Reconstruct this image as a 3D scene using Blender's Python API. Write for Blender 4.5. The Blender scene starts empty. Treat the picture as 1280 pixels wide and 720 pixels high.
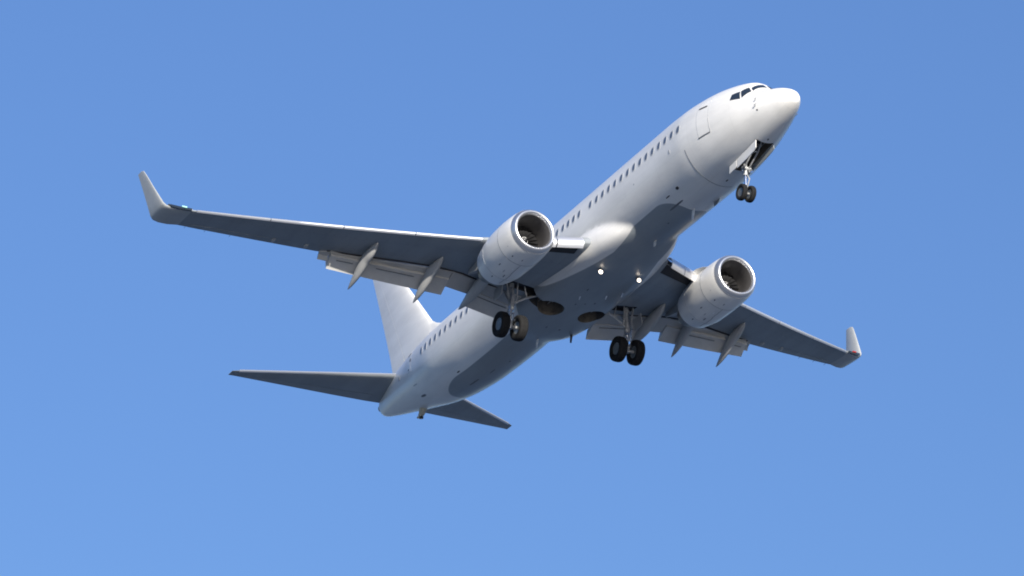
import bpy, bmesh, math, random
from mathutils import Vector, Matrix, Euler
random.seed(7)
sc=bpy.context.scene
COL=sc.collection
rad=math.radians
# ------------------------------------------------------------------ camera
# aircraft frame used below: s = metres aft of the radome datum, y = to port, z = up
PITCH=rad(2.5)
CAM_LOCAL=Vector((101.58645,-67.72144,-68.62183))
ROWS=((0.4653110,0.8849735,-0.0175383),(-0.3957788,0.1902923,-0.8984141),(-0.7917353,0.4249833,0.4387989))
LENS=125.8566
SHIFT=Vector((19.0,0.0,4.0))          # origin of the aircraft empty: under the main gear
def V(s,y,z): return Vector((SHIFT.x-s,y,z+SHIFT.z))
RP=Euler((0,-PITCH,0)).to_matrix()
camp=CAM_LOCAL+SHIFT
PLANE_LOC=Vector((0,0,1.6))-RP@camp
right=RP@Vector(ROWS[0]); up=-(RP@Vector(ROWS[1])); back=-(RP@Vector(ROWS[2]))
cd=bpy.data.cameras.new('camera'); cam=bpy.data.objects.new('camera',cd); COL.objects.link(cam)
M=Matrix((right,up,back)).transposed().to_4x4(); M.translation=Vector((0,0,1.6)); cam.matrix_world=M
cd.lens=LENS; cd.sensor_width=36; cd.clip_start=.5; cd.clip_end=60000
sc.camera=cam
# ------------------------------------------------------------------ sky and sun
SUN_DIR=(RP@Vector((.955,-.20,.20))).normalized()     # towards the sun
elev=math.asin(SUN_DIR.z); az=math.atan2(SUN_DIR.x,SUN_DIR.y)
w=bpy.data.worlds.new('World'); sc.world=w; w.use_nodes=True
nt=w.node_tree; nt.nodes.clear()
sky=nt.nodes.new('ShaderNodeTexSky'); sky.sky_type='NISHITA'; sky.sun_disc=False
sky.sun_elevation=elev; sky.sun_rotation=az; sky.altitude=0; sky.air_density=1.1; sky.dust_density=0.35; sky.ozone_density=5.6
bg=nt.nodes.new('ShaderNodeBackground'); bg.inputs['Strength'].default_value=.113
wo=nt.nodes.new('ShaderNodeOutputWorld')
# elevation grade multiplied into the sky colour, dimming it low down to even it
wt=nt.nodes.new('ShaderNodeTexCoord'); wx=nt.nodes.new('ShaderNodeSeparateXYZ'); wr=nt.nodes.new('ShaderNodeMapRange')
wr.inputs['From Min'].default_value=.22; wr.inputs['From Max'].default_value=.62; wr.inputs['To Min'].default_value=.68; wr.inputs['To Max'].default_value=1.04
wm=nt.nodes.new('ShaderNodeMix'); wm.data_type='RGBA'; wm.blend_type='MULTIPLY'; wm.inputs['Factor'].default_value=1
nt.links.new(wt.outputs['Generated'],wx.inputs[0]); nt.links.new(wx.outputs['Z'],wr.inputs[0])
nt.links.new(sky.outputs[0],wm.inputs['A']); nt.links.new(wr.outputs[0],wm.inputs['B']); wb=nt.nodes.new('ShaderNodeMix'); wb.data_type='RGBA'; wb.blend_type='MULTIPLY'; wb.inputs['Factor'].default_value=1; wb.inputs['B'].default_value=(1.16,1.0,1.055,1)   # camera white balance of the sky
nt.links.new(wm.outputs['Result'],wb.inputs['A']); nt.links.new(wb.outputs['Result'],bg.inputs[0]); nt.links.new(bg.outputs[0],wo.inputs[0])
sd=bpy.data.lights.new('sun','SUN'); sd.energy=4.9; sd.angle=rad(.53); sd.color=(1.0,.94,.84)
so=bpy.data.objects.new('sun',sd); COL.objects.link(so); so.location=(0,0,200)
so.rotation_euler=(-SUN_DIR).to_track_quat('-Z','Y').to_euler()
sc.view_settings.view_transform='Standard'; sc.view_settings.look='None'; sc.view_settings.exposure=0.80; sc.view_settings.gamma=1
sc.view_settings.use_curve_mapping=False
sc.cycles.filter_width=1.9
# ------------------------------------------------------------------ materials
def mat(name,col,rough=.4,metal=0,spec=.5,coat=0,dirt=0.0,dscale=1.0,stretch=(1,1,1),bump=0,emit=None):
    m=bpy.data.materials.new(name); m.use_nodes=True; n=m.node_tree.nodes; l=m.node_tree.links
    b=n['Principled BSDF']; b.inputs['Base Color'].default_value=(*col,1); b.inputs['Roughness'].default_value=rough
    b.inputs['Metallic'].default_value=metal; b.inputs['Specular IOR Level'].default_value=spec
    b.inputs['Coat Weight'].default_value=coat; b.inputs['Coat Roughness'].default_value=.08
    if emit: b.inputs['Emission Color'].default_value=(*emit[0],1); b.inputs['Emission Strength'].default_value=emit[1]
    if dirt:
        tc=n.new('ShaderNodeTexCoord'); mp=n.new('ShaderNodeMapping'); mp.inputs['Scale'].default_value=stretch
        no=n.new('ShaderNodeTexNoise'); no.inputs['Scale'].default_value=dscale; no.inputs['Detail'].default_value=6; no.inputs['Roughness'].default_value=.6
        mr=n.new('ShaderNodeMapRange'); mr.inputs['From Min'].default_value=.3; mr.inputs['From Max'].default_value=.75; mr.inputs['To Min'].default_value=1; mr.inputs['To Max'].default_value=1-dirt
        mx=n.new('ShaderNodeMix'); mx.data_type='RGBA'; mx.blend_type='MULTIPLY'; mx.inputs['Factor'].default_value=1
        mx.inputs['A'].default_value=(*col,1)
        l.new(tc.outputs['Object'],mp.inputs[0]); l.new(mp.outputs[0],no.inputs['Vector']); l.new(no.outputs[0],mr.inputs[0])
        l.new(mr.outputs[0],mx.inputs['B']); l.new(mx.outputs['Result'],b.inputs['Base Color'])
        mr2=n.new('ShaderNodeMapRange'); mr2.inputs['To Min'].default_value=rough-.05; mr2.inputs['To Max'].default_value=rough+.1
        l.new(no.outputs[0],mr2.inputs[0]); l.new(mr2.outputs[0],b.inputs['Roughness'])
        m['colnode']=mx.name
        if bump:
            bp=n.new('ShaderNodeBump'); bp.inputs['Strength'].default_value=bump; bp.inputs['Distance'].default_value=.02
            l.new(no.outputs[0],bp.inputs['Height']); l.new(bp.outputs[0],b.inputs['Normal'])
    return m
WHITE=mat('white_paint',(.80,.785,.752),.34,dirt=.20,dscale=.9,stretch=(.35,1.4,1.4),coat=.25)
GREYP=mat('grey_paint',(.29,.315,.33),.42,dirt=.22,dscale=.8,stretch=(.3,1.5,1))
FLAPG=mat('flap_grey',(.43,.43,.42),.45,dirt=.2,dscale=1.2)
AFTG=mat('pale_flap_grey',(.54,.53,.505),.45,dirt=.2,dscale=1.5)
BARE=mat('bare_aluminium',(.82,.82,.83),.33,metal=.75)
STEEL=mat('gear_steel',(.50,.51,.52),.38,metal=.35,dirt=.5,dscale=6)
CHROME=mat('piston_chrome',(.8,.8,.82),.15,metal=1)
RUBBER=mat('tyre_rubber',(.017,.017,.018),.85,spec=.2,dirt=.3,dscale=9)
RIM=mat('wheel_alloy',(.19,.20,.20),.4,metal=.3,dirt=.5,dscale=8)
DARK=mat('dark_recess',(.03,.03,.034),.7)
BAY=mat('bay_primer',(.17,.145,.115),.7,dirt=.6,dscale=4)
LINE=mat('panel_gap',(.15,.155,.165),.7)
SOFTLINE=mat('faint_seam',(.42,.43,.44),.6)
GLASS=mat('dark_glazing',(.02,.028,.04),.12,spec=.7)
WINGL=mat('cabin_glazing',(.09,.11,.15),.2,spec=.6)
FAND=mat('titanium_blade',(.07,.07,.075),.32,metal=.8)
LINER=mat('inlet_liner',(.10,.095,.095),.5,dirt=.2,dscale=3)
HOT=mat('hot_nozzle_metal',(.28,.25,.22),.4,metal=.8)
WHITEMARK=mat('white_mark',(.8,.8,.8),.5)
SKID=mat('worn_tail_skid',(.55,.50,.38),.6,dirt=.4,dscale=8)
GREEN=mat('green_lens',(.25,.55,.50),.15)
REDL=mat('red_lens',(.35,.03,.02),.1)
LAMP=mat('lamp_glow',(1,.9,.8),.3,emit=((1,.86,.70),2.6))
# belly of the fuselage: a rounded grey field on the white skin, one paint job
def fus_mat():
    m=WHITE.copy(); m.name='fuselage_paint'; n=m.node_tree.nodes; l=m.node_tree.links; b=n['Principled BSDF']
    mx=n[m['colnode']]
    tc=n.new('ShaderNodeTexCoord'); sp=n.new('ShaderNodeSeparateXYZ'); l.new(tc.outputs['Object'],sp.inputs[0])
    def mth(op,a,bv=None,c=None):
        x=n.new('ShaderNodeMath'); x.operation=op
        for i,v in enumerate((a,bv,c)):
            if v is None: continue
            if isinstance(v,(int,float)): x.inputs[i].default_value=v
            else: l.new(v,x.inputs[i])
        return x.outputs[0]
    X=sp.outputs['X']; Y=sp.outputs['Y']; Z=sp.outputs['Z']      # X = 19 - s
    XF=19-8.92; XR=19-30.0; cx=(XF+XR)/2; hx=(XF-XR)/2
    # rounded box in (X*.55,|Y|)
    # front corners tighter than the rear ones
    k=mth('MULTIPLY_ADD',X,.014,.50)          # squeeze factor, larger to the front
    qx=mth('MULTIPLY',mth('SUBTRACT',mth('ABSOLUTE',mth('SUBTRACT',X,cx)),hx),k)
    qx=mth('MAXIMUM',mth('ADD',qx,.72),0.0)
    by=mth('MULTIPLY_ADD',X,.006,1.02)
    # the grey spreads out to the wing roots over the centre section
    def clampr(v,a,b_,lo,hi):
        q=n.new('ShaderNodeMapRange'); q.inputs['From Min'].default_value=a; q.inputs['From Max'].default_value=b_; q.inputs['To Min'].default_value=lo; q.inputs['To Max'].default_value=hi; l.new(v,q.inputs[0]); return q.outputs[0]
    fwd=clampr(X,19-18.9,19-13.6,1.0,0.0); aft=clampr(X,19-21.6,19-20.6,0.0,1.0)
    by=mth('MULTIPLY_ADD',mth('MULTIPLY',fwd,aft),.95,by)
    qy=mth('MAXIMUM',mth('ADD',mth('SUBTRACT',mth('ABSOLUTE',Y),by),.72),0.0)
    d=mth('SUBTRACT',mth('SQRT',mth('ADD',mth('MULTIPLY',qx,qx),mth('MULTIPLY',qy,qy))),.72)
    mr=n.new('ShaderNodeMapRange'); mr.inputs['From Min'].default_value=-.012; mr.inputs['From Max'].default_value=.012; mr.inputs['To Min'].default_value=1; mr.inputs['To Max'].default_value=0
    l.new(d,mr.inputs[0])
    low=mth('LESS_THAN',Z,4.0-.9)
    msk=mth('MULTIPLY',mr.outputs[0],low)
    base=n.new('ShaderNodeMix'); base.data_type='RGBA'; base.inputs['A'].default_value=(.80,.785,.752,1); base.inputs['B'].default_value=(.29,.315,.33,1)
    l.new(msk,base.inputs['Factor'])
    # faint skin-panel joints every frame bay and along the stringer laps
    def grid(v,per,wd):
        fr=mth('FRACT',mth('DIVIDE',v,per)); return mth('LESS_THAN',fr,wd/per)
    a=n.new('ShaderNodeMath'); a.operation='ARCTAN2'; l.new(mth('SUBTRACT',Z,4.0),a.inputs[0]); l.new(Y,a.inputs[1])
    g=mth('MAXIMUM',grid(X,2.54,.018),grid(a.outputs[0],.46,.008))
    g2=mth('MULTIPLY_ADD',g,-.08,1.0)
    mul=n.new('ShaderNodeMix'); mul.data_type='RGBA'; mul.blend_type='MULTIPLY'; mul.inputs['Factor'].default_value=1
    l.new(base.outputs['Result'],mul.inputs['A']); l.new(g2,mul.inputs['B'])
    l.new(mul.outputs['Result'],mx.inputs['A'])
    return m
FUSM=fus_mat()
def wing_mat():
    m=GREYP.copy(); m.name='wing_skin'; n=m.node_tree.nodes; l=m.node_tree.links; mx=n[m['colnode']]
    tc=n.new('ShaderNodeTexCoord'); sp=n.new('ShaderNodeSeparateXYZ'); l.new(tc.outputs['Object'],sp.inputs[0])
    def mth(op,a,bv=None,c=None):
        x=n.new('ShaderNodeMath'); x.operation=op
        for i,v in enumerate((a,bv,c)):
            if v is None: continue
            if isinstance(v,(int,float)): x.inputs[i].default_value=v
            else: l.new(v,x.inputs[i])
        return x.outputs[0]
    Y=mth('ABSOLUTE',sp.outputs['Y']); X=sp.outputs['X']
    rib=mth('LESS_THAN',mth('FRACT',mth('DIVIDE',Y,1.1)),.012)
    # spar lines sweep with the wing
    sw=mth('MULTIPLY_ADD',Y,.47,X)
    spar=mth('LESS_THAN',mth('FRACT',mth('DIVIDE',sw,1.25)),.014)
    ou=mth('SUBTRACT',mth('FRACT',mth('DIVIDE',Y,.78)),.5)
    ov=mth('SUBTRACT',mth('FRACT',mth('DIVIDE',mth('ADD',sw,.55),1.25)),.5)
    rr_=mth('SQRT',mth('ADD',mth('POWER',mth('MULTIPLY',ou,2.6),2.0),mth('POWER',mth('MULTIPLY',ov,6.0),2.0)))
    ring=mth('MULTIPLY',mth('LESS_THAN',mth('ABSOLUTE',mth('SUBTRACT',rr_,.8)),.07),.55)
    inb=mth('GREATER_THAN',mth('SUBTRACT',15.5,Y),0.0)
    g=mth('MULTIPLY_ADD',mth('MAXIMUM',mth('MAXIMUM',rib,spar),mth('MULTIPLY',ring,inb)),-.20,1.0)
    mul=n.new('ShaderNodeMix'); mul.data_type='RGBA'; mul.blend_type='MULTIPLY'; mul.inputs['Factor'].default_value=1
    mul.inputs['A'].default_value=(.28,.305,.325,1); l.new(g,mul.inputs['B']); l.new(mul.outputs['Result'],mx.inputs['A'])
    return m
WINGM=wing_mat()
# ------------------------------------------------------------------ unseen water sheet, added to bounce light onto the belly
gm=mat('bounce_water_mat',(.085,.125,.18),.35,dirt=.4,dscale=.02,bump=.6)
bm=bmesh.new(); R_=25000; ring=[(r,) for r in (0,)]
vs=[bm.verts.new((0,0,0))]; prev=None
for r in (60,300,1200,5000,R_):
    cur=[bm.verts.new((r*math.cos(k*math.tau/64),r*math.sin(k*math.tau/64),0)) for k in range(64)]
    for k in range(64):
        if prev: bm.faces.new((prev[k],cur[k],cur[(k+1)%64],prev[(k+1)%64]))
        else: bm.faces.new((vs[0],cur[k],cur[(k+1)%64]))
    prev=cur
me=bpy.data.meshes.new('bounce_water'); bm.to_mesh(me); bm.free(); me.materials.append(gm)
g=bpy.data.objects.new('bounce_water',me); COL.objects.link(g); g['kind']='structure'
# ------------------------------------------------------------------ helpers
plane=bpy.data.objects.new('passenger_jet',None); COL.objects.link(plane)
plane.location=PLANE_LOC; plane.rotation_euler=(0,-PITCH,0); plane.empty_display_size=2
plane['label']='plain white twin-engine passenger jet flying overhead with landing gear and flaps down, seen from below'
plane['category']='airliner'
def obj(name,mb,mats,parent=None,smooth=30,label=None):
    me=bpy.data.meshes.new(name)
    if isinstance(mb,tuple): me.from_pydata([tuple(v) for v in mb[0]],[],mb[1])
    else: mb.to_mesh(me); mb.free()
    if not isinstance(mats,(list,tuple)): mats=[mats]
    for m in mats: me.materials.append(m)
    me.polygons.foreach_set('use_smooth',[True]*len(me.polygons))
    if smooth<180:
        try: me.set_sharp_from_angle(angle=rad(smooth))
        except Exception: pass
    me.update()
    o=bpy.data.objects.new(name,me); COL.objects.link(o); o.parent=parent or plane
    if label: o['label']=label
    return o
def recalc(bm): bmesh.ops.recalc_face_normals(bm,faces=bm.faces)
def cut(o,cutters):
    for c in cutters:
        md=o.modifiers.new('b','BOOLEAN'); md.operation='DIFFERENCE'; md.object=c; md.solver='EXACT'
        try: md.material_mode='TRANSFER'
        except Exception: pass
    dg=bpy.context.evaluated_depsgraph_get(); dg.update()
    me=bpy.data.meshes.new_from_object(o.evaluated_get(dg)); o.modifiers.clear(); old=o.data; o.data=me; me.name=old.name
    try: me.set_sharp_from_angle(angle=rad(30))
    except Exception: pass
    for p in me.polygons: p.use_smooth=True
def loft(rings,caps=True,closed=True,bm=None,mi=0):
    own=bm is None
    if own: bm=bmesh.new()
    R=[[bm.verts.new(p) for p in r] for r in rings]; n=len(R[0])
    for a,b in zip(R,R[1:]):
        for k in range(n if closed else n-1):
            try:
                f=bm.faces.new((a[k],a[(k+1)%n],b[(k+1)%n],b[k])); f.material_index=mi
            except ValueError: pass
    if caps:
        for r in (R[0],R[-1]):
            try:
                f=bm.faces.new(r); f.material_index=mi
            except ValueError: pass
    if own: recalc(bm)
    return bm
def tube(pts,rads,n=14,bm=None,mi=0,caps=True):
    own=bm is None
    if own: bm=bmesh.new()
    if isinstance(rads,(int,float)): rads=[rads]*len(pts)
    pts=[Vector(p) for p in pts]; rings=[]
    for i,p in enumerate(pts):
        d=(pts[min(i+1,len(pts)-1)]-pts[max(i-1,0)]).normalized()
        if i==0: a=d.orthogonal().normalized()
        else: a=(a-d*a.dot(d)).normalized()
        b=d.cross(a)
        rings.append([p+(a*math.cos(t)+b*math.sin(t))*rads[i] for t in [k*math.tau/n for k in range(n)]])
    loft(rings,caps,True,bm,mi)
    if own: recalc(bm)
    return bm
def box(c,size,rot=None,bm=None,mi=0,bev=0):
    own=bm is None
    b2=bmesh.new(); bmesh.ops.create_cube(b2,size=1)
    m=Matrix.Diagonal((*size,1))
    if rot is not None: m=rot.to_4x4()@m
    m=Matrix.Translation(c)@m
    bmesh.ops.transform(b2,matrix=m,verts=b2.verts)
    if bev: bmesh.ops.bevel(b2,geom=b2.edges[:],offset=bev,segments=2,affect='EDGES')
    if own: return b2
    merge(bm,b2,mi); return bm
def merge(bm,b2,mi=0):
    mp={v:bm.verts.new(v.co) for v in b2.verts}
    for f in b2.faces:
        nf=bm.faces.new([mp[v] for v in f.verts]); nf.material_index=mi if mi is not None else f.material_index
    b2.free()
def thick(grid,t,bm=None,mi=0):
    """grid[i][j] points of an open sheet -> closed slab of thickness t (along its normal)"""
    own=bm is None
    if own: bm=bmesh.new()
    ni=len(grid); nj=len(grid[0]); G=[[Vector(p) for p in r] for r in grid]
    def nrm(i,j):
        a=G[min(i+1,ni-1)][j]-G[max(i-1,0)][j]; b=G[i][min(j+1,nj-1)]-G[i][max(j-1,0)]
        return a.cross(b).normalized()
    A=[[bm.verts.new(G[i][j]+nrm(i,j)*t/2) for j in range(nj)] for i in range(ni)]
    B=[[bm.verts.new(G[i][j]-nrm(i,j)*t/2) for j in range(nj)] for i in range(ni)]
    def q(*v):
        f=bm.faces.new(v); f.material_index=mi
    for i in range(ni-1):
        for j in range(nj-1):
            q(A[i][j],A[i+1][j],A[i+1][j+1],A[i][j+1]); q(B[i][j],B[i][j+1],B[i+1][j+1],B[i+1][j])
    for i in range(ni-1):
        q(A[i][0],B[i][0],B[i+1][0],A[i+1][0]); q(A[i][-1],A[i+1][-1],B[i+1][-1],B[i][-1])
    for j in range(nj-1):
        q(A[0][j],A[0][j+1],B[0][j+1],B[0][j]); q(A[-1][j],B[-1][j],B[-1][j+1],A[-1][j+1])
    if own: recalc(bm)
    return bm
# ------------------------------------------------------------------ fuselage
# ---- shared fuselage surface (s aft of nose, y port, z up) ----
TOP=[(.8,-.86),(.85,-.66),(1.0,-.48),(1.3,-.26),(1.8,0),(2.2,.14),(2.5,.24),(2.9,.62),(3.3,.98),(3.7,1.15),(4.3,1.33),(5.1,1.51),(6.0,1.63),(7.2,1.73),(8.5,1.79),(27,1.79),(31,1.78),(33.5,1.73),(36,1.52),(37.4,1.22),(37.82,.98)]
BOT=[(.8,-.86),(.85,-1.0),(1.0,-1.12),(1.3,-1.26),(1.8,-1.42),(2.3,-1.54),(3.0,-1.68),(3.8,-1.80),(4.8,-1.91),(6,-1.99),(7.5,-2.07),(20,-2.09),(25,-2.16),(27,-2.13),(29,-1.96),(31,-1.64),(33,-1.12),(35,-.56),(36.5,-.12),(37.4,.20),(37.82,.5)]
HW=[(.8,0),(.85,.15),(1.0,.29),(1.3,.46),(1.8,.66),(2.3,.84),(3.0,1.06),(3.8,1.30),(4.8,1.53),(6,1.71),(7.2,1.79),(25.5,1.79),(27.5,1.78),(29.5,1.72),(31.5,1.50),(33.5,1.17),(35.5,.80),(36.8,.50),(37.5,.32),(37.82,.14)]
ZC=[(.8,-.86),(1.3,-.8),(2.3,-.58),(3.7,-.3),(5.5,-.08),(7.2,0),(24,0),(28,.10),(32,.42),(36,.72),(37.85,.78)]
def interp(T,x):
    # monotone cubic (Fritsch-Carlson)
    n=len(T)
    if x<=T[0][0]: return T[0][1]
    if x>=T[-1][0]: return T[-1][1]
    i=0
    while T[i+1][0]<x: i+=1
    def sl(k): return (T[k+1][1]-T[k][1])/(T[k+1][0]-T[k][0])
    def m(k):
        if k==0: return sl(0)
        if k==n-1: return sl(n-2)
        a,b=sl(k-1),sl(k)
        if a*b<=0: return 0
        h0=T[k][0]-T[k-1][0];h1=T[k+1][0]-T[k][0]
        w1=2*h1+h0;w2=h1+2*h0
        return (w1+w2)/(w1/a+w2/b)
    h=T[i+1][0]-T[i][0];t=(x-T[i][0])/h
    a,b=T[i][1],T[i+1][1]
    return (2*t**3-3*t*t+1)*a+(t**3-2*t*t+t)*h*m(i)+(-2*t**3+3*t*t)*b+(t**3-t*t)*h*m(i+1)
FW=[(11.6,.9),(12.2,1.2),(13.0,1.5),(14.0,1.72),(15.5,1.9),(20.3,1.95),(21.5,1.75),(22.6,1.2),(23.2,.6)]
FB=[(11.6,-1.8),(12.2,-1.98),(13.0,-2.12),(14,-2.22),(15,-2.26),(20.5,-2.27),(21.6,-2.24),(22.6,-2.08),(23.2,-1.9)]
FT=[(11.6,-1.3),(12.2,-1.1),(13.0,-.8),(14.5,-.5),(20,-.6),(21.8,-.9),(23.2,-1.3)]
def nose_sq(s):  # flat windshield: squarish top of section
    return 2.0
def polar(s,th):
    """radius from centre (0,zc) at angle th (0=port,+90=up)"""
    c,d=math.cos(th),math.sin(th)
    hw=max(interp(HW,s),1e-4); zc=interp(ZC,s)
    h=(interp(TOP,s)-zc) if d>0 else (zc-interp(BOT,s)); h=max(h,1e-4)
    r=1/math.sqrt((c/hw)**2+(d/h)**2)
    if 11.6<s<23.2 and d<0.05:
        fw=interp(FW,s);fb=interp(FB,s);ft=interp(FT,s);fc=(ft+fb)/2;fh=(ft-fb)/2;n=2.7
        def ins(q):
            return (abs(q*c)/fw)**n+(abs(zc+q*d-fc)/fh)**n<1
        hi=3.6; q=3.55; lo=None
        while q>.3:
            if ins(q): lo=q;break
            q-=.07
        if lo:
            hi=lo+.07
            for _ in range(14):
                m=(lo+hi)/2
                if ins(m): lo=m
                else: hi=m
            e=max(0,min(1,(s-11.6)/1.8,(23.2-s)/1.2)); k=.12*e+.01
            x=max(0,k*2-abs(r-lo))/(k*2)
            r=max(r,lo)+k*.5*x*x
    return r,zc
def surf(s,th,off=0):
    r,zc=polar(s,th); r+=off
    return (s,r*math.cos(th),zc+r*math.sin(th))

def SP(s,th,off=0):
    x,y,z=surf(s,th,off); return V(x,y,z)
NT=120
ss=[.8003,.803,.812,.83,.86,.90,.95]+[1.0+.08*i for i in range(50)]
x=5.0
while x<37.3: ss.append(x); x+=.14
ss+=[37.3,37.4,37.5,37.6,37.68,37.75,37.8,37.818]
rings=[[SP(s,k*math.tau/NT) for k in range(NT)] for s in ss]
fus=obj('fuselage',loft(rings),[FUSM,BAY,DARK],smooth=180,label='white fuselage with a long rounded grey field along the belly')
# cutters: nose gear bay, two main wheel wells and the leg slots that join them
def cutter(bm,m=BAY):
    me=bpy.data.meshes.new('c'); bm.to_mesh(me); bm.free(); me.materials.append(m)
    o=bpy.data.objects.new('c',me); COL.objects.link(o); o.parent=plane; return o
def prism(poly,z0,z1):
    bm=bmesh.new(); a=[bm.verts.new(V(s,y,z0)) for s,y in poly]; b=[bm.verts.new(V(s,y,z1)) for s,y in poly]
    n=len(poly); bm.faces.new(a); bm.faces.new(b)
    for i in range(n): bm.faces.new((a[i],a[(i+1)%n],b[(i+1)%n],b[i]))
    recalc(bm); return bm
c_nose=cutter(prism([(3.25,-.40),(3.25,.40),(5.35,.40),(5.35,-.40)],-2.6,-1.05))
wells=[];slots=[]
for sg in (1,-1):
    wells.append(cutter(prism([(19.28+.62*math.cos(t),sg*(.98+.56*math.sin(t))) for t in [k*math.tau/40 for k in range(40)]],-2.7,-1.35)))
    pts=[(19.0,sg*1.42),(19.0,sg*3.15),(19.62,sg*3.15),(19.62,sg*1.42)]
    slots.append(cutter(prism(pts,-2.9,-1.30),DARK))
cut(fus,[c_nose]+wells+slots)
# windows
def patch(fn,nu,nv,t=.012,bm=None,mi=0):
    return thick([[fn(i/nu,j/nv) for j in range(nv+1)] for i in range(nu+1)],t,bm,mi)
def disc_on(s0,th0,ws,wa,off,n=28,t=.01,p=2.6):
    """rounded-rectangle plate lying on the skin: closed slab"""
    bm=bmesh.new(); r0=polar(s0,th0)[0]
    def ring(k,o):
        out=[]
        for i in range(n):
            a=i*math.tau/n; c=math.cos(a); d=math.sin(a)
            q=(abs(c)**p+abs(d)**p)**(-1/p)
            out.append(bm.verts.new(SP(s0+k*q*c*ws/2,th0+k*q*d*wa/2/r0,o)))
        return out
    rs=[ring(.45,off),ring(1,off),ring(1,off-t)]
    bm.faces.new(rs[0])
    for a,b in zip(rs,rs[1:]):
        for i in range(n): bm.faces.new((a[i],a[(i+1)%n],b[(i+1)%n],b[i]))
    bm.faces.new(rs[-1]); recalc(bm); return bm
def win_th(s): # keep the row level at z = .25
    t=rad(172)
    for _ in range(30):
        x,y,z=surf(s,t); t+=(z-.25-(.0 if s<25 else (s-25)*.016))*.4
    return t
wsS=[6.92,7.42,7.94,8.45,8.97,9.48,9.99,10.51,11.03,11.56,12.10,12.62,13.14,13.66,14.20,15.18,15.66,16.13,16.60]
x=17.12
while x<25.3: wsS.append(x); x+=.52
wsS+=[30.36-.535*i for i in range(9,-1,-1)]
wp=None
for side in (-1,1):
    for s in wsS:
        t=win_th(s)
        if side>0: t=math.pi-t
        bm=disc_on(s,t,.285,.41,.006); merge(bm,disc_on(s,t,.185,.30,.010,t=.006),1)
        obj('passenger_window',bm,[SOFTLINE,WINGL],fus)
def quad_patch(c,mats,name,off=.012,t=.02,n=10,mir=False,parent=None,grow=0):
    c=[(s,rad(180)-rad(a) if mir else rad(a)) for s,a in c]
    if grow:
        ms=sum(q[0] for q in c)/4; ma=sum(q[1] for q in c)/4
        c=[(ms+(q[0]-ms)*(1+grow),ma+(q[1]-ma)*(1+grow)) for q in c]
    def fn(u,v):
        a=(c[0][0]*(1-u)+c[3][0]*u, c[0][1]*(1-u)+c[3][1]*u); b=(c[1][0]*(1-u)+c[2][0]*u, c[1][1]*(1-u)+c[2][1]*u)
        return SP(a[0]*(1-v)+b[0]*v,a[1]*(1-v)+b[1]*v,off)
    return patch(fn,n,n,t)
CW=[[(3.72,161),(3.70,149),(3.33,143),(3.20,161)],
    [(3.12,159),(3.28,142),(3.06,128),(2.82,139)],
    [(2.79,136),(2.97,127),(3.0,94.5),(2.78,94.5)]]
for mir in (False,True):
    for c in CW:
        obj('cockpit_window',quad_patch(c,0,'w',mir=mir),GLASS,fus)
def door(s0,s1,a0,a1,mir,name='cabin_door'):
    bm=quad_patch([(s0,a0),(s0,a1),(s1,a1),(s1,a0)],0,'d',off=.001,t=.004,mir=mir,grow=0)
    dm=bmesh.new(); merge(dm,bm,1)
    g=.022; ga=math.degrees(g/1.6)
    merge(dm,quad_patch([(s0+g,a0-ga),(s0+g,a1+ga),(s1-g,a1+ga),(s1-g,a0-ga)] if a0>a1 else [(s0+g,a0+ga),(s0+g,a1-ga),(s1-g,a1-ga),(s1-g,a0+ga)],0,'d',off=.0022,t=.003,mir=mir),0)
    am=(a0*.38+a1*.62)
    # handle recess by the top and lower sill gap
    merge(dm,quad_patch([(s0+.12,157),(s0+.12,159.6),(s1-.1,159.6),(s1-.1,157)],0,'h',off=.011,t=.006,mir=mir),2)
    return obj(name,dm,[WHITE,SOFTLINE,DARK],fus)
door(4.93,5.66,142,203,False); door(4.93,5.78,142,203,True)
door(31.9,32.55,146,196,False); door(31.9,32.6,146,196,True)
# dark lower sill of the service door
obj('door_sill',quad_patch([(4.95,202.0),(4.95,203.4),(5.66,203.4),(5.66,202.0)],0,'d',off=.014,t=.01),LINE,fus)
obj('door_sill',quad_patch([(4.912,180),(4.912,203),(4.928,203),(4.928,180)],0,'d',off=.009,t=.006),SOFTLINE,fus)
# radome / nose section joint, seen as a dark hoop under the nose
def hoop(s,a0,a1,w,m,name='skin_joint'):
    obj(name,patch(lambda u,v:SP(s+(v-.5)*w,rad(a0+(a1-a0)*u),.004),60,1,.006),m,fus)
hoop(6.66,205,285,.022,LINE)
# small marks, ports, probes and drains
def mark(s,a,w,h,m=DARK,name='service_port'): obj(name,disc_on(s,rad(a),w,h,.008,n=18,t=.008),m,fus)
mark(8.24,236,.20,.13); mark(9.04,237,.30,.05); mark(9.08,251,1.05,.085,LINE,'long_mark')  # the longest one is a plain dark bar along the belly skin
mark(6.2,270,.16,.06); mark(3.02,270,.10,.06); mark(7.68,193,.13,.16,SOFTLINE,'outflow_disc')
mark(27.75,262,.95,.07,LINE,'long_mark'); mark(27.84,239,.26,.06); mark(31.85,243,.55,.11,LINE,'outflow_valve')
mark(33.68,189,.10,.22,LINE,'static_port'); mark(31.95,222,.5,.06,SOFTLINE,'long_mark'); mark(32.2,191,.18,.07,LINE); mark(10.6,196,.1,.06,SOFTLINE)
mark(31.9,175,.2,.16,LINE); mark(26.2,265,.5,.05,LINE,'long_mark')
for s_,a_,w_ in ((18.35,263,.12),(18.15,272,.10),(17.95,281,.14),(16.9,258,.2),(20.9,262,.16),(20.9,278,.16),(10.4,262,.1),(24.9,270,.14)): mark(s_,a_,w_,.07,LINE)
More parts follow.
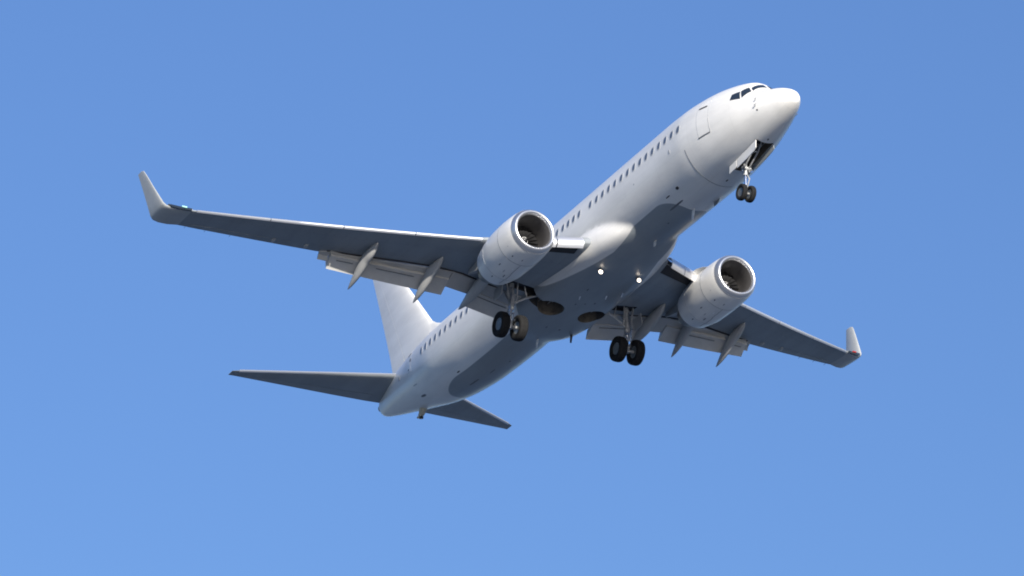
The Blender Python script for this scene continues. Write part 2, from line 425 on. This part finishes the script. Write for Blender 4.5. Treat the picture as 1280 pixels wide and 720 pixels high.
for s_,y_ in ((17.1,.55),(16.6,1.05),(17.6,-.45)): obj('drain_stub',tube([V(s_,y_,-2.24),V(s_+.14,y_,-2.36)],[.03,.02],8),BARE,fus)
for a,s in ((171,2.4),(187,2.42)):
    for mr in (0,1):
        t=rad(a if not mr else 180-a); p=SP(s,t,0); q=SP(s-.02,t,.09)
        obj('pitot_probe',tube([p,q,q+Vector((.16,0,0))],[.022,.018,.009],8),STEEL,fus)
mark(2.40,200,.07,.07,DARK,'angle_sensor')
def blade(s,y,z0,h,c,t=.035,rake=.25,m=WHITE,name='blade_antenna'):
    rings=[]
    for k,f_ in ((0,1),(.5,.8),(1,.55)):
        rings.append([V(s+rake*h*k+c*f_*u,y+t*f_*w_,z0-h*k) for u,w_ in ((-.5,0),(-.25,.5),(.1,.5),(.5,0),(.1,-.5),(-.25,-.5))])
    obj(name,loft(rings),m,fus)
blade(8.85,.0,-2.05,.44,.30); blade(22.3,.0,-2.1,.46,.28); blade(7.9,.55,-1.96,.18,.5,m=GREYP,rake=.6)
blade(12.0,0,-2.05,.25,.3)
obj('drain_mast',tube([V(21.3,1.15,-2.0),V(21.42,1.15,-2.5)],[.075,.04],8),DARK,fus)
# tail skid: shoe under the tail
bm=tube([V(33.4,0,-.90),V(33.6,0,-1.14),V(33.80,0,-1.26)],[.20,.15,.11],12)
box(V(33.84,0,-1.30),(.28,.20,.10),Matrix.Rotation(rad(25),3,'Y'),bm,0,.02); box(V(33.70,0,-1.32),(.20,.16,.10),Matrix.Rotation(rad(35),3,'Y'),bm,1)
obj('tail_skid',bm,[SKID,DARK],fus)
obj('exhaust_outlet',tube([V(37.70,0,.78),V(37.92,0,.80)],[.20,.17],20),HOT,fus)
# ------------------------------------------------------------------ wings
def zw(y):
    y=abs(y)-1.88; return -1.45+.105*y+.0025*y*y
def lin(T,x):
    if x<=T[0][0]: return T[0][1]
    for a,b in zip(T,T[1:]):
        if x<=b[0]: return a[1]+(b[1]-a[1])*(x-a[0])/(b[0]-a[0])
    return T[-1][1]
LE=[(1.0,13.7),(1.9,14.35),(4.0,15.62),(5.56,16.66),(16.3,22.44),(17.4,22.95)]
TE=[(1.0,20.25),(2.8,20.1),(4.9,19.83),(6.1,19.98),(7.55,20.52),(10.4,21.72),(10.62,22.02),(10.66,22.05),(13.8,23.14),(16.6,24.14),(17.2,24.25)]
def foil(le,te,zc,y,tc,n=22,flat=.0):
    """closed section: upper from TE to LE then lower back to TE; x normalised"""
    c=te-le; out=[]
    def th(x): return 5*tc*(.2969*math.sqrt(x)-.126*x-.3516*x*x+.2843*x**3-.1015*x**4)
    xs=[.5*(1-math.cos(math.pi*i/n)) for i in range(n+1)]
    for x in reversed(xs): out.append((le+c*x,y,zc+c*(th(x)*1.15+.018*math.sin(math.pi*x))+.004))
    for x in xs[1:]: out.append((le+c*x,y,zc-c*(th(x)*.72-.006*math.sin(math.pi*x))-.004))
    return out
def TC(y): return lin([(1.9,.15),(5,.125),(17,.10)],y)
FAIR=[(9.06,19.6,22.42,-.65,-1.66,.36,.50),(6.32,19.0,21.70,-1.0,-2.03,.38,.52),(4.2,18.3,21.60,-1.32,-1.95,.46,.50)]
def build_side(sg):
    side='starboard' if sg<0 else 'port'
    def W(p): return V(p[0],sg*p[1],p[2])
    ys=[1.0,1.9,2.4,2.8,3.4,4.0,4.5,4.9,5.56,6.1,6.8,7.55,8.5,9.5,10.4,10.62,10.66,11.5,12.6,13.8,15,16.3]
    rings=[[W(p) for p in foil(lin(LE,y)+(.10 if y>1.95 else 0),lin(TE,y),zw(y),y,TC(y))] for y in ys]
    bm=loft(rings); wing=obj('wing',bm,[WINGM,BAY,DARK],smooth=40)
    cut(wing,[slots[0 if sg>0 else 1]])
    # slats: rounded nose strips carried ahead of and below the fixed leading edge
    def slat(y0,y1,drop=.10,fwd=.12,name='slat',chord=.085):
        rr=[]; n=8
        for k in range(n+1):
            y=y0+(y1-y0)*k/n; le=lin(LE,y); c=(lin(TE,y)-le); z=zw(y)-drop*.45
            th=min(.13,.04*c+.03); ch=max(.26,chord*c)
            pro=[(ch,.62*th+.02),(ch*.6,.60*th),(ch*.3,.48*th),(ch*.1,.28*th),(0,0.0),(-.0+ch*.06,-.22*th),(ch*.18,-.42*th),(ch*.36,-.52*th),(ch*.40,-.44*th),(ch*.30,-.15*th),(ch*.45,.20*th),(ch*.8,.48*th)]
            rr.append([W((le-fwd*.35+u,y,z+v*1.25)) for u,v in pro])
        return obj(name,loft(rr),BARE,wing,smooth=50)
    g=.02
    for a,b in ((5.58,8.05),(8.05,10.7),(10.7,13.4),(13.4,16.15)): slat(a+g,b-g)
    # krueger flap along the inboard leading edge: curved panel swung out and forward
    def krueger(y0,y1,name='krueger_flap'):
        grid=[]
        for k in range(9):
            y=y0+(y1-y0)*k/8; le=lin(LE,y)-.02; z=zw(y)
            prof=[(.10,.16),(-.10,.10),(-.22,-.02),(-.27,-.16),(-.24,-.30),(-.14,-.40)]
            grid.append([W((le+u,y,z+v)) for u,v in prof])
        return obj(name,thick(grid,.035),BARE,wing,smooth=50)
    krueger(2.12,3.05); krueger(3.09,4.05)
    obj('krueger_gap_shade',tube([W((lin(LE,2.1)+.05,2.1,zw(2.1)-.05)),W((lin(LE,4.0)+.05,4.0,zw(4.0)-.05))],.07,8),DARK,wing)  # dark tube painting the shade in the gap behind the krueger panels
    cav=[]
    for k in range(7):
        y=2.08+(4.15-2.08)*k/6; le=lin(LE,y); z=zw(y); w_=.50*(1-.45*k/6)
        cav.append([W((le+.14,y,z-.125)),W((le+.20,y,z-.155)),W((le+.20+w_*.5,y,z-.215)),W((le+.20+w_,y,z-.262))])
    obj('krueger_recess_shade',thick(cav,.012),DARK,wing)  # dark sheet on the uncut wing skin, painted as the cavity's shade
    # glove fairing at the wing root leading edge
    # flaps: two-element panels hinged down behind the cove
    def flap(y0,y1,c0,c1,l0,l1,t0,t1,d1,d2,name='flap',aft=True,n=8):
        """c: front edge s, l: hinge line s, t: trailing edge s, at y0 / y1; d: drops"""
        A=[];B=[]
        for k in range(n+1):
            f_=k/n; y=y0+(y1-y0)*f_; z=zw(y); c=c0+(c1-c0)*f_; l=l0+(l1-l0)*f_; t=t0+(t1-t0)*f_
            A.append([W((u,y,z+v)) for u,v in ((c+.04,-.07),(c+.25,-.07-d1*.25),(l,-d1),(l+.04,-d1+.03),(l-.1,-d1+.18),((c+l)/2,-d1*.4+.22),(c+.2,.12),(c+.02,.05))])
            B.append([W((u,y,z+v)) for u,v in ((l-.12,-d1-.005),(l+.05,-d1-.05),(t,-d2),(t+.01,-d2+.012),(l+.45,-d1-.02),(l+.1,-d1+.12),(l-.12,-d1+.08))])
        o=obj(name,loft(A),FLAPG,wing,smooth=35)
        if aft: obj('aft_flap',loft(B),AFTG,wing,smooth=35)
        return o
    flap(5.35,10.28,19.88,21.64,20.40,21.70,21.05,22.10,.28,.66)
    flap(10.28,10.66,21.64,21.86,22.05,22.15,0,0,.33,.3,aft=False,n=1)
    flap(4.22,5.33,19.92,19.86,20.72,20.70,0,0,.40,.40,aft=False,n=2)
    flap(1.95,4.18,20.12,19.95,20.90,20.62,21.50,21.25,.30,.70,name='inboard_flap')
    # hinge-line gap seams and little brackets on the flap undersides
    for ya,yb,sa,sb in ((6.75,8.35,20.80,21.20),(9.3,10.0,21.45,21.66),(2.3,3.9,20.9,20.7)):
        za=zw(ya)-.37; zb=zw(yb)-.37
        obj('flap_track_slot',tube([W((sa,ya,za)),W((sb,yb,zb))],.018,6),LINE,wing)
    # flap track fairings: canoe bodies, the aft half drooped with the flap
    for (y,s0,s1,z0,z1,wd,hh) in FAIR:
        rr=[]; n=26
        for k in range(n+1):
            u=k/n; s=s0+(s1-s0)*u
            top=z0+.02 if u<.35 else z0+.02+(z1-z0-.02)*((u-.35)/.65)**1.25
            r=max(.015,math.sin(math.pi*min(1,u**.80))**.75) if u<1 else .015
            if u==0: r=.03
            cz=top-.16*r-.10*math.sin(math.pi*u)
            yy=y+.10*(u-.5)
            rr.append([W((s,yy+wd/2*r*math.cos(a),cz+hh*.62*r*math.sin(a)*(1.0 if math.sin(a)<0 else .8))) for a in [j*math.tau/20 for j in range(20)]])
        obj('flap_track_fairing',loft(rr),FLAPG,wing,smooth=60)
    # aileron: surface aft of a thin gap line on the outer panel
    def strip(pts,r,m,name): obj(name,tube([W(p) for p in pts],r,6),m,wing)
    ail=[]
    for k in range(9):
        y=10.75+(15.9-10.75)*k/8; t=lin(TE,y); ch=.19*(t-lin(LE,y)); z=zw(y)
        ail.append([W((t-ch,y,z-.040)),W((t-ch,y,z+.075)),W((t+.012,y,z+.006)),W((t+.012,y,z-.004))])
    obj('aileron',loft(ail),GREYP,wing,smooth=30)
    # static dischargers and hinge bumps along the trailing edge
    for y in (11.3,12.6): 
        bmh=bmesh.new(); bmesh.ops.create_uvsphere(bmh,u_segments=12,v_segments=8,radius=1)
        bmesh.ops.transform(bmh,matrix=Matrix.Translation(W((lin(TE,y)-.35,y,zw(y)-.05)))@Matrix.Diagonal((.20,.09,.05,1)),verts=bmh.verts)
        obj('hinge_fairing',bmh,FLAPG,wing)
    for y in (14.2,15.2,16.0): obj('static_wick',tube([W((lin(TE,y)-.02,y,zw(y))),W((lin(TE,y)+.16,y,zw(y)-.01))],.008,5),DARK,wing)
    # blended winglet
    sec=[(16.3,.5,22.44,24.02,0,.10),(16.75,.60,22.62,24.19,4,.10),(17.08,.675,22.78,24.33,10,.10),(17.30,.775,22.90,24.40,36,.10),(17.40,.93,23.00,24.42,62,.095),(17.49,1.30,23.22,24.46,77,.085),(17.64,1.95,23.62,24.57,79,.08),(17.78,2.62,24.02,24.72,80,.075),(17.84,2.90,24.22,24.78,80,.07),(17.86,2.98,24.42,24.80,80,.05)]
    rr=[]
    for y,z,le,te,cant,tc in sec:
        if y==16.3: z=zw(16.3)
        ca=rad(cant); pts=foil(le,te,0,0,tc,n=12)
        rr.append([W((p[0],y-math.sin(ca)*p[2],z+math.cos(ca)*p[2])) for p in pts])
    wl=obj('winglet',loft(rr),WHITEGREY,wing,smooth=40)
    tip=[(16.33,22.40,.55),(16.8,22.60,.64),(17.1,22.76,.74),(17.22,22.86,.82)]
    obj('navigation_light',tube([W((a[1]+.03,a[0],a[2]-.01)) for a in tip],[.07,.075,.07,.04],8),[GLASS],wing)
    obj('light_lens',tube([W((22.43,16.55,.615)),W((22.5,16.75,.655))],.038,10),GREEN if sg<0 else REDL,wing)
    # white/grey root fairing strip is part of the body; here the cable and dark cove line
    cv=[(y,lin(TE,y)) for y in (2.0,2.8,4.0,4.9,6.1,7.55,9,10.4)]
    obj('flap_cove',tube([W((s+.04,y,zw(y)-.005)) for y,s in cv],.055,6),DARK,wing)
    # ---------------- engine
    ey=4.84; ez=-1.98; es=13.44
    cyl=lambda d,r,a,fl=0: V(es+d,sg*ey+r*math.cos(a)*1.0,ez+r*math.sin(a)*(1-.05*max(0,-math.sin(a))*(1 if d<2.2 else 0))+(-.02*d))
    NA=72
    def lathe(prof,mats,name,parent,sm=40,mi=None):
        rr=[[cyl(d,r,k*math.tau/NA) for k in range(NA)] for d,r in prof]
        return obj(name,loft(rr,caps=False),mats,parent,smooth=sm)
    outer=[(.22,1.003),(.35,1.03),(.5,1.05),(.8,1.075),(1.2,1.09),(1.27,1.092),(1.6,1.095),(2.1,1.085),(2.6,1.045),(3.0,.985),(3.3,.925),(3.55,.865),(3.56,.845),(3.3,.86),(2.8,.88),(1.6,.82),(1.5,.80),(1.2,.80),(.7,.78),(.40,.765)]
    # cowling shell closed back on itself
    cow=lathe(outer,[WHITE],'engine',plane)
    cow['label']='white engine nacelle under the %s wing'%side
    lip=[(.145,.757),(.06,.79),(.015,.83),(0,.865),(.015,.90),(.05,.932),(.10,.96),(.16,.984),(.223,1.006)]
    lathe(lip,[LIPM],'inlet_lip',cow,sm=180)
    # duct behind the lip
    lathe([(.142,.758),(.25,.742),(.402,.734),(.70,.744),(.95,.765),(1.35,.772),(1.50,.772)],[LINER],'inlet_duct',cow)
    # cowl seams
    def ringstrip(d,r,w_=.016,a0=0,a1=360,m=LINE):
        n=48; bm=thick([[cyl(d+w_*(j-.5),r,rad(a0+(a1-a0)*i/n)) for j in (0,1)] for i in range(n+1)],.006)
        obj('cowl_seam',bm,m,cow)
    ringstrip(.235,1.010,.02,0,360)
    ringstrip(1.27,1.094,.018,110,430)
    ringstrip(2.72,1.033,.014,170,400,SOFTLINE)
    for a,d0,d1,m in ((268,1.3,3.2,LINE),):
        rp=[]
        for i in range(13):
            d=d0+(d1-d0)*i/12; r=lin([(q[0],q[1]) for q in outer[:12]],d)+.004
            rp.append([cyl(d,r,rad(a)),cyl(d,r,rad(a+.8))])
        obj('cowl_seam',thick(rp,.006),m,cow)
    def cpatch(d,a,w_,h,m,name='cowl_port'):
        r=lin([(q[0],q[1]) for q in outer[:12]],d)+.005; n=14; bm=bmesh.new()
        o1=[bm.verts.new(cyl(d+w_*.5*math.cos(t),r,rad(a)+h*.5*math.sin(t)/r)) for t in [k*math.tau/n for k in range(n)]]
        o2=[bm.verts.new(cyl(d+w_*.5*math.cos(t),r-.01,rad(a)+h*.5*math.sin(t)/r)) for t in [k*math.tau/n for k in range(n)]]
        bm.faces.new(o1); bm.faces.new(o2)
        for i in range(n): bm.faces.new((o1[i],o1[(i+1)%n],o2[(i+1)%n],o2[i]))
        recalc(bm); obj(name,bm,m,cow)
    for d,a,w_,h,m in ((.95,238,.10,.05,DARK),(1.9,232,.16,.05,LINE),(2.1,250,.20,.05,SOFTLINE),(.9,262,.14,.04,LINE),(1.75,262,.12,.07,WHITEMARK),(2.4,258,.22,.04,LINE),(2.9,240,.16,.05,LINE),(.75,214,.08,.04,SOFTLINE)):
        cpatch(d,a if sg<0 else a-2,w_,h,m)
    # fan: disc, 24 twisted blades, spinner with spiral
    fan=obj('fan',loft([[cyl(1.42,r,k*math.tau/NA) for k in range(NA)] for r in (.77,.05)],caps=True),DARK,cow)
    bm=bmesh.new(); cx=V(es,sg*ey,ez-.03)
    for b_ in range(24):
        a=b_*math.tau/24; g_=[]
        for i in range(6):
            r=.22+(.765-.22)*i/5; tw=rad(22+40*i/5); cdl=.10+.06*i/5; row=[]
            for j in range(5):
                u=(j/4-.5)*2*cdl; dx=-u*math.cos(tw)*.75; da=u*math.sin(tw)/r
                aa=a+da; row.append(Vector((cx.x-1.22+dx,cx.y+r*math.cos(aa),cx.z+r*math.sin(aa))))
            g_.append(row)
        thick(g_,.012,bm)
    obj('fan_blade_ring',bm,FAND,cow,smooth=40)
    sp=[]
    for k in range(15):
        u=k/14; sp.append((.86+.34*u,.255*math.sqrt(max(0,u))*(1-.05*u)+.002))
    spn=lathe(sp,[FAND],'spinner',cow,sm=180)
    gr=[]
    for i in range(34):
        t=i/33; a=t*math.tau*1.05+rad(40); u=.08+.55*t; r=.255*math.sqrt(u)*(1-.05*u)+.006; w_=.035*(1-.3*t)
        gr.append([cyl(.86+.34*(u-w_),.255*math.sqrt(max(0.001,u-w_))+.004,a),cyl(.86+.34*(u+w_),.255*math.sqrt(u+w_)+.004,a)])
    obj('spinner_spiral',thick(gr,.006),WHITEMARK,cow)
    lathe([(2.6,.62),(3.4,.60),(4.0,.50),(4.35,.43),(4.34,.40),(3.6,.44)],[HOT],'exhaust_nozzle',cow)
    lathe([(3.4,.33),(4.3,.26),(4.8,.10),(4.9,.01)],[HOT],'exhaust_plug',cow)
    # pylon
    py=[]
    for d,hw_,zt,zb in ((.9,.03,1.09,.9),(1.4,.10,1.17,.9),(2.2,.17,1.20,.8),(3.0,.20,1.12,.6),(3.8,.20,1.02,.30),(4.6,.16,.86,.28),(5.4,.10,.82,.45),(6.0,.03,.80,.62)):
        py.append([V(es+d,sg*ey+u*hw_,ez+v) for u,v in ((-1,zb),(-1,zt-.06),(-.6,zt),(.6,zt),(1,zt-.06),(1,zb))])
    obj('pylon',loft(py),FLAPG,cow,smooth=40)
    # nacelle strake on the inboard shoulder
    a=rad(90+sg*48); st=[]
    for d,h in ((1.05,.01),(1.35,.16),(1.75,.26),(1.95,.27),(2.05,.02)):
        r=1.06; st.append([cyl(d,r,a),cyl(d,r+h,a)])
    obj('nacelle_strake',thick(st,.02),FLAPG,cow)
    # ---------------- main landing gear
    gy=2.855; gs=19.49; gz=-3.36
    G=lambda s,y,z:V(s,sg*y,z)
    bm=tube([G(19.38,2.80,-1.38),G(19.42,2.83,-2.35),G(19.43,2.83,-2.40)],[.105,.115,.13],18)
    tube([G(19.43,2.83,-2.40),G(19.44,2.84,-2.52),G(19.44,2.84,-2.55)],[.14,.14,.10],18,bm)
    box(G(19.36,2.82,-1.9),(.10,.22,.9),None,bm,0,.02)
    gear=obj('main_landing_gear',bm,[STEEL],smooth=40); gear['label']='main landing gear leg under the %s wing root'%side
    bm=tube([G(19.44,2.84,-2.5),G(gs,gy,gz+.12)],[.075,.072],16); obj('shock_strut',bm,CHROME,gear)
    bm=tube([G(gs,gy-.40,gz),G(gs,gy+.40,gz)],.07,14); tube([G(gs,gy,gz-.10),G(gs,gy,gz+.22)],[.10,.12],14,bm); obj('axle',bm,STEEL,gear)
    bm=tube([G(19.60,2.84,-2.42),G(19.86,2.85,-2.86),G(19.62,gy,-3.22)],[.045,.055,.045],10); box(G(19.86,2.85,-2.86),(.10,.20,.09),None,bm,0,.015); obj('torque_link',bm,STEEL,gear)
    bm=tube([G(19.36,2.70,-2.28),G(19.30,2.12,-1.95),G(19.25,1.55,-1.72)],[.05,.055,.05],10); tube([G(19.30,2.12,-1.95),G(19.25,2.25,-1.45)],.028,8,bm); obj('side_brace',bm,STEEL,gear)
    bm=tube([G(19.5,2.86,-2.2),G(19.92,2.9,-1.50)],[.045,.05],10); tube([G(19.34,2.98,-2.15),G(19.28,3.10,-1.35)],.045,8,bm); tube([G(19.30,2.62,-2.3),G(19.18,2.60,-1.35)],.03,8,bm); obj('drag_brace',bm,STEEL,gear)
    bm=bmesh.new()
    for k in range(3):
        o_=.05*k; tube([G(19.30,2.80+.05*k,-1.6),G(19.28-.02*k,2.90+.03*k,-2.3),G(19.33,2.93+.02*k,-2.7),G(19.40,2.97,-3.1),G(19.42,2.98,-3.3)],.014,6,bm)
    for z,dy in ((-2.62,.12),(-2.78,-.1),(-2.95,.13),(-3.1,-.12),(-3.2,.10),(-2.5,.1)):
        box(G(19.36,gy+dy,z),(.09,.08,.07),None,bm,0,.01)
    rnd=random.Random(3)
    for k in range(16):
        z=-2.45-.85*rnd.random(); a=rnd.random()*6.28
        box(G(19.42+.13*math.cos(a),gy+.13*math.sin(a),z),(.05,.05,.04+.05*rnd.random()),None,bm,0,.008)
    obj('hydraulic_hose',bm,CHROME,gear)
    # door panel carried on the outboard side of the leg
    gd=[]
    for i in range(9):
        a=rad(-46+92*i/8); gd.append([G(19.48+.52*math.sin(a),3.30+.10*math.cos(a)*(1-v)+.14*v,-1.62-.42*v-.12*math.cos(a)*v) for v in (0,.33,.66,1)])
    obj('gear_door',thick(gd,.03),FLAPG,gear,smooth=50)
    for dy in (-.43,.425):
        wheel(gear,gs,sg*(gy+dy),gz,.565,.40,.27,1 if dy*sg>0 else -1)
    return wing
def wheel(parent,s,y,z,R,wd,rr,out):
    n=44; prof=[]
    h=wd/2
    for u,v in ((-.62,rr/R),(-.86,.60),(-1,.74),(-.98,.86),(-.84,.95),(-.60,.985),(-.40,.995),(-.385,.975),(-.36,.975),(-.345,1),(-.12,1.0),(-.105,.98),(-.08,.98),(-.065,1),(.065,1),(.08,.98),(.105,.98),(.12,1.0),(.345,1),(.36,.975),(.385,.975),(.40,.995),(.60,.985),(.84,.95),(.98,.86),(1,.74),(.86,.60),(.62,rr/R)):
        prof.append((u*h,v*R))
    rings=[[V(s+r*math.cos(a),y+u,z+r*math.sin(a)) for a in [k*math.tau/n for k in range(n)]] for u,r in prof]
    rings.append(rings[0])
    bm=loft(rings,caps=False); bmesh.ops.remove_doubles(bm,verts=bm.verts,dist=1e-5); recalc(bm)
    obj('tyre',bm,RUBBER,parent,smooth=50)
    # rim: dished both sides with bolt holes
    pr=[(-.60,rr*.99),(-.66,rr*1.0),(-.60,rr*.90),(-.22,rr*.80),(-.12,rr*.45),(-.45,rr*.38),(-.62,rr*.30),(-.64,.012),(.64,.012),(.62,rr*.30),(.45,rr*.38),(.12,rr*.45),(.22,rr*.80),(.60,rr*.90),(.66,rr*1.0),(.60,rr*.99)]
    rings=[[V(s+r*math.cos(a),y+u*h,z+r*math.sin(a)) for a in [k*math.tau/n for k in range(n)]] for u,r in pr]
    bm=loft(rings,caps=True)
    for sd in (-1,1):
        for k in range(10):
            a=k*math.tau/10; tube([V(s+rr*.64*math.cos(a),y+sd*h*.12,z+rr*.64*math.sin(a)),V(s+rr*.64*math.cos(a),y+sd*h*.24,z+rr*.64*math.sin(a))],rr*.09,8,bm,1)
    obj('wheel_rim',bm,[RIM,DARK],parent,smooth=35)
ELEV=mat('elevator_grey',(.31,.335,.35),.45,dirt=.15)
WHITEGREY=mat('winglet_paint',(.42,.43,.42),.4,dirt=.1,dscale=2)
LIPM=mat('satin_lip',(.70,.70,.71),.34,metal=.92,dirt=.12,dscale=4)
for sg in (-1,1): build_side(sg)
for c in wells+slots+[c_nose]: bpy.data.objects.remove(c,do_unlink=True)
# pipework and ribs inside the open bays
for sg in (-1,1):
    bm=bmesh.new()
    for y_,z_,r_ in ((.62,-1.62,.03),(.85,-1.75,.022),(1.05,-1.55,.04),(1.28,-1.70,.025)):
        tube([V(18.78,sg*y_,z_),V(19.3,sg*(y_+.05),z_-.04),V(19.78,sg*y_,z_)],r_,8,bm)
    for s_ in (18.95,19.3,19.62): tube([V(s_,sg*.50,-1.48),V(s_,sg*1.5,-1.48)],.05,8,bm)
    obj('wheel_well_pipes',bm,STEEL,fus)
bm=bmesh.new()
for s_ in (3.6,3.95,4.3,4.65,5.0): box(V(s_,0,-1.14),(.05,.76,.10),None,bm)
for y_ in (-.33,-.2,.22,.34): tube([V(3.3,y_,-1.3),V(4.2,y_,-1.42),V(5.3,y_,-1.36)],.022,8,bm)
obj('nose_bay_pipes',bm,STEEL,fus)
# ------------------------------------------------------------------ tail
def part_foil(le,te,tc,x0,x1,n=14):
    c=te-le; out=[]
    def th(x): return 5*tc*(.2969*math.sqrt(x)-.126*x-.3516*x*x+.2843*x**3-.1015*x**4)+.0015
    xs=[x0+(x1-x0)*(.5*(1-math.cos(math.pi*i/n))) for i in range(n+1)]
    for x in reversed(xs): out.append((le+c*x,0,c*th(x)*1.0))
    for x in xs[(1 if x0==0 else 0):]: out.append((le+c*x,0,-c*th(x)*1.0))
    return out
def surf_panel(secs,name,m,parent=None,n=16,vert=False,x0=0,x1=1):
    rr=[]
    if 1:
        for q,z,le,te,tc in secs:
            pts=part_foil(le,te,tc,x0,x1)
            if vert: rr.append([V(p[0],p[2]*.85,z) for p in pts])
            else: rr.append([V(p[0],q,z+p[2]*.9) for p in pts])
        return obj(name,loft(rr),m,parent,smooth=40)
    for q,z,le,te,tc in secs:
        pts=foil(le,te,0,0,tc,n=n)
        if vert: rr.append([V(p[0],p[2]*.85,z) for p in pts])
        else: rr.append([V(p[0],q,z+p[2]*.9) for p in pts])
    return obj(name,loft(rr),m,parent,smooth=40)
FS=[(0,1.2,31.0,36.6,.09),(0,2.0,31.55,36.62,.09),(0,3.0,32.4,36.92,.092),(0,5.0,34.15,37.65,.09),(0,7.0,35.93,38.42,.09),(0,8.55,37.32,39.02,.085),(0,8.72,37.6,39.08,.05)]
def at_z(z):
    for a,c in zip(FS,FS[1:]):
        if z<=c[1]: u=(z-a[1])/(c[1]-a[1]); return (0,z)+tuple(a[k]+(c[k]-a[k])*u for k in (2,3,4))
fin=surf_panel(FS,'tail_fin',WHITE,vert=True,x1=.695)
lowr=[at_z(1.2),at_z(1.6),at_z(1.93)]
surf_panel(lowr,'fin_root_panel',WHITE,fin,vert=True,x0=.6955)
surf_panel([at_z(1.955)]+[at_z(z) for z in (2.4,3.0,5.0,7.0,8.5)],'rudder',WHITE,fin,vert=True,x0=.700)
surf_panel([at_z(8.52),at_z(8.55),at_z(8.72)],'fin_tip_panel',WHITE,fin,vert=True,x0=.6955)
dor=[]
for s,z,hw_ in ((27.2,1.72,.04),(28.5,1.86,.09),(30,2.12,.13),(31.2,2.45,.16),(32.0,2.78,.17),(32.7,3.25,.15)):
    dor.append([V(s,-hw_*1.6,1.45),V(s,-hw_*.6,z-.18),V(s,0,z),V(s,hw_*.6,z-.18),V(s,hw_*1.6,1.45)])
obj('dorsal_fairing',loft(dor),WHITE,fin,smooth=60)
for sg in (-1,1):
    HS=[(.30,.885,34.0,37.50,.10),(1.0,.955,34.43,37.70,.10),(2.6,1.12,35.47,38.07,.095),(5.0,1.375,37.03,38.60,.09),(6.95,1.58,38.30,39.03,.085),(7.1,1.595,38.40,39.06,.085),(7.38,1.625,38.62,39.14,.05)]
    HS=[(sg*q[0],)+q[1:] for q in HS]
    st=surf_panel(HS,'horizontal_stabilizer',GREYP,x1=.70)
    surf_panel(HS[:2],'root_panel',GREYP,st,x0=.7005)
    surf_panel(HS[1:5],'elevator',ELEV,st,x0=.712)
    surf_panel(HS[4:],'tip_panel',GREYP,st,x0=.7005)
    le_=[]
    for y,z,le in ((.9,.945,34.36),(4,1.27,36.38),(7.1,1.595,38.40)):
        le_.append([V(le+u,sg*y,z+v) for u,v in ((-.03,0),(.01,.05),(.14,.10 if y<6 else .06),(.12,.02),(.10,-.05),(.0,-.035))])
    obj('leading_edge',loft(le_),BARE,st,smooth=60)
# ------------------------------------------------------------------ nose gear
ns=4.83; nz=-3.22
bm=tube([V(4.78,0,-1.2),V(4.80,0,-2.35)],[.075,.08],16); tube([V(4.80,0,-2.33),V(4.80,0,-2.45)],[.10,.10],16,bm)
box(V(4.74,0,-2.16),(.14,.44,.12),None,bm,0,.02)
ng=obj('nose_landing_gear',bm,STEEL,smooth=40); ng['label']='nose landing gear leg with twin wheels under the nose'
obj('shock_strut',tube([V(4.80,0,-2.4),V(ns,0,nz+.08)],[.055,.052],14),CHROME,ng)
bm=tube([V(ns,-.20,nz),V(ns,.20,nz)],.04,12); tube([V(ns,0,nz-.06),V(ns,0,nz+.13)],.07,12,bm); obj('axle',bm,STEEL,ng)
bm=tube([V(4.70,0,-2.44),V(4.52,0,-2.72),V(4.74,0,-3.02)],[.03,.035,.03],8); obj('torque_link',bm,STEEL,ng)
bm=tube([V(4.74,.10,-2.18),V(4.0,.12,-1.75),V(3.6,.12,-1.35)],.032,8); tube([V(4.74,-.10,-2.18),V(4.0,-.12,-1.75),V(3.6,-.12,-1.35)],.032,8,bm); tube([V(4.0,-.14,-1.75),V(4.0,.14,-1.75)],.03,8,bm); obj('drag_brace',bm,STEEL,ng)
bm=tube([V(4.70,-.16,-2.28),V(4.62,-.16,-2.28)],[.075,.085],16); tube([V(4.70,.16,-2.28),V(4.62,.16,-2.28)],[.075,.085],16,bm); obj('taxi_light',bm,CHROME,ng)
for dy in (-.20,.20): wheel(ng,ns,dy,nz,.343,.20,.18,1 if dy>0 else -1)
for sg in (-1,1):
    for a,b,hh in ((3.27,4.72,.40),(4.76,5.30,.34)):
        gd=[]
        for k in range(9):
            s=a+(b-a)*k/8; z0=lin([(3.2,-1.66),(4,-1.78),(5.3,-1.90)],s)
            gd.append([V(s,sg*(.405+.02*v),z0-hh*(1 if sg<0 else .62)*v*(1 if k else .86)) for v in (0,.4,.8,1)])
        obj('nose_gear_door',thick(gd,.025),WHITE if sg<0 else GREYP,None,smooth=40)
# ------------------------------------------------------------------ landing lamps on the belly fairing
for sg in (-1,1):
    hs=tube([V(15.16,sg*.92,-2.20),V(15.06,sg*.92,-2.33),V(14.98,sg*.92,-2.36)],[.05,.105,.11],18)
    hobj=obj('landing_light',hs,STEEL,None,smooth=40); hobj['label']='lit landing lamp hanging from the %s side of the belly'%('starboard' if sg<0 else 'port')
    bm=bmesh.new(); bmesh.ops.create_uvsphere(bm,u_segments=20,v_segments=12,radius=1)
    bmesh.ops.transform(bm,matrix=Matrix.Translation(V(14.985,sg*.92,-2.362))@Matrix.Diagonal((.045,.088,.088,1)),verts=bm.verts)
    obj('lamp_lens',bm,LAMP,hobj,smooth=180)
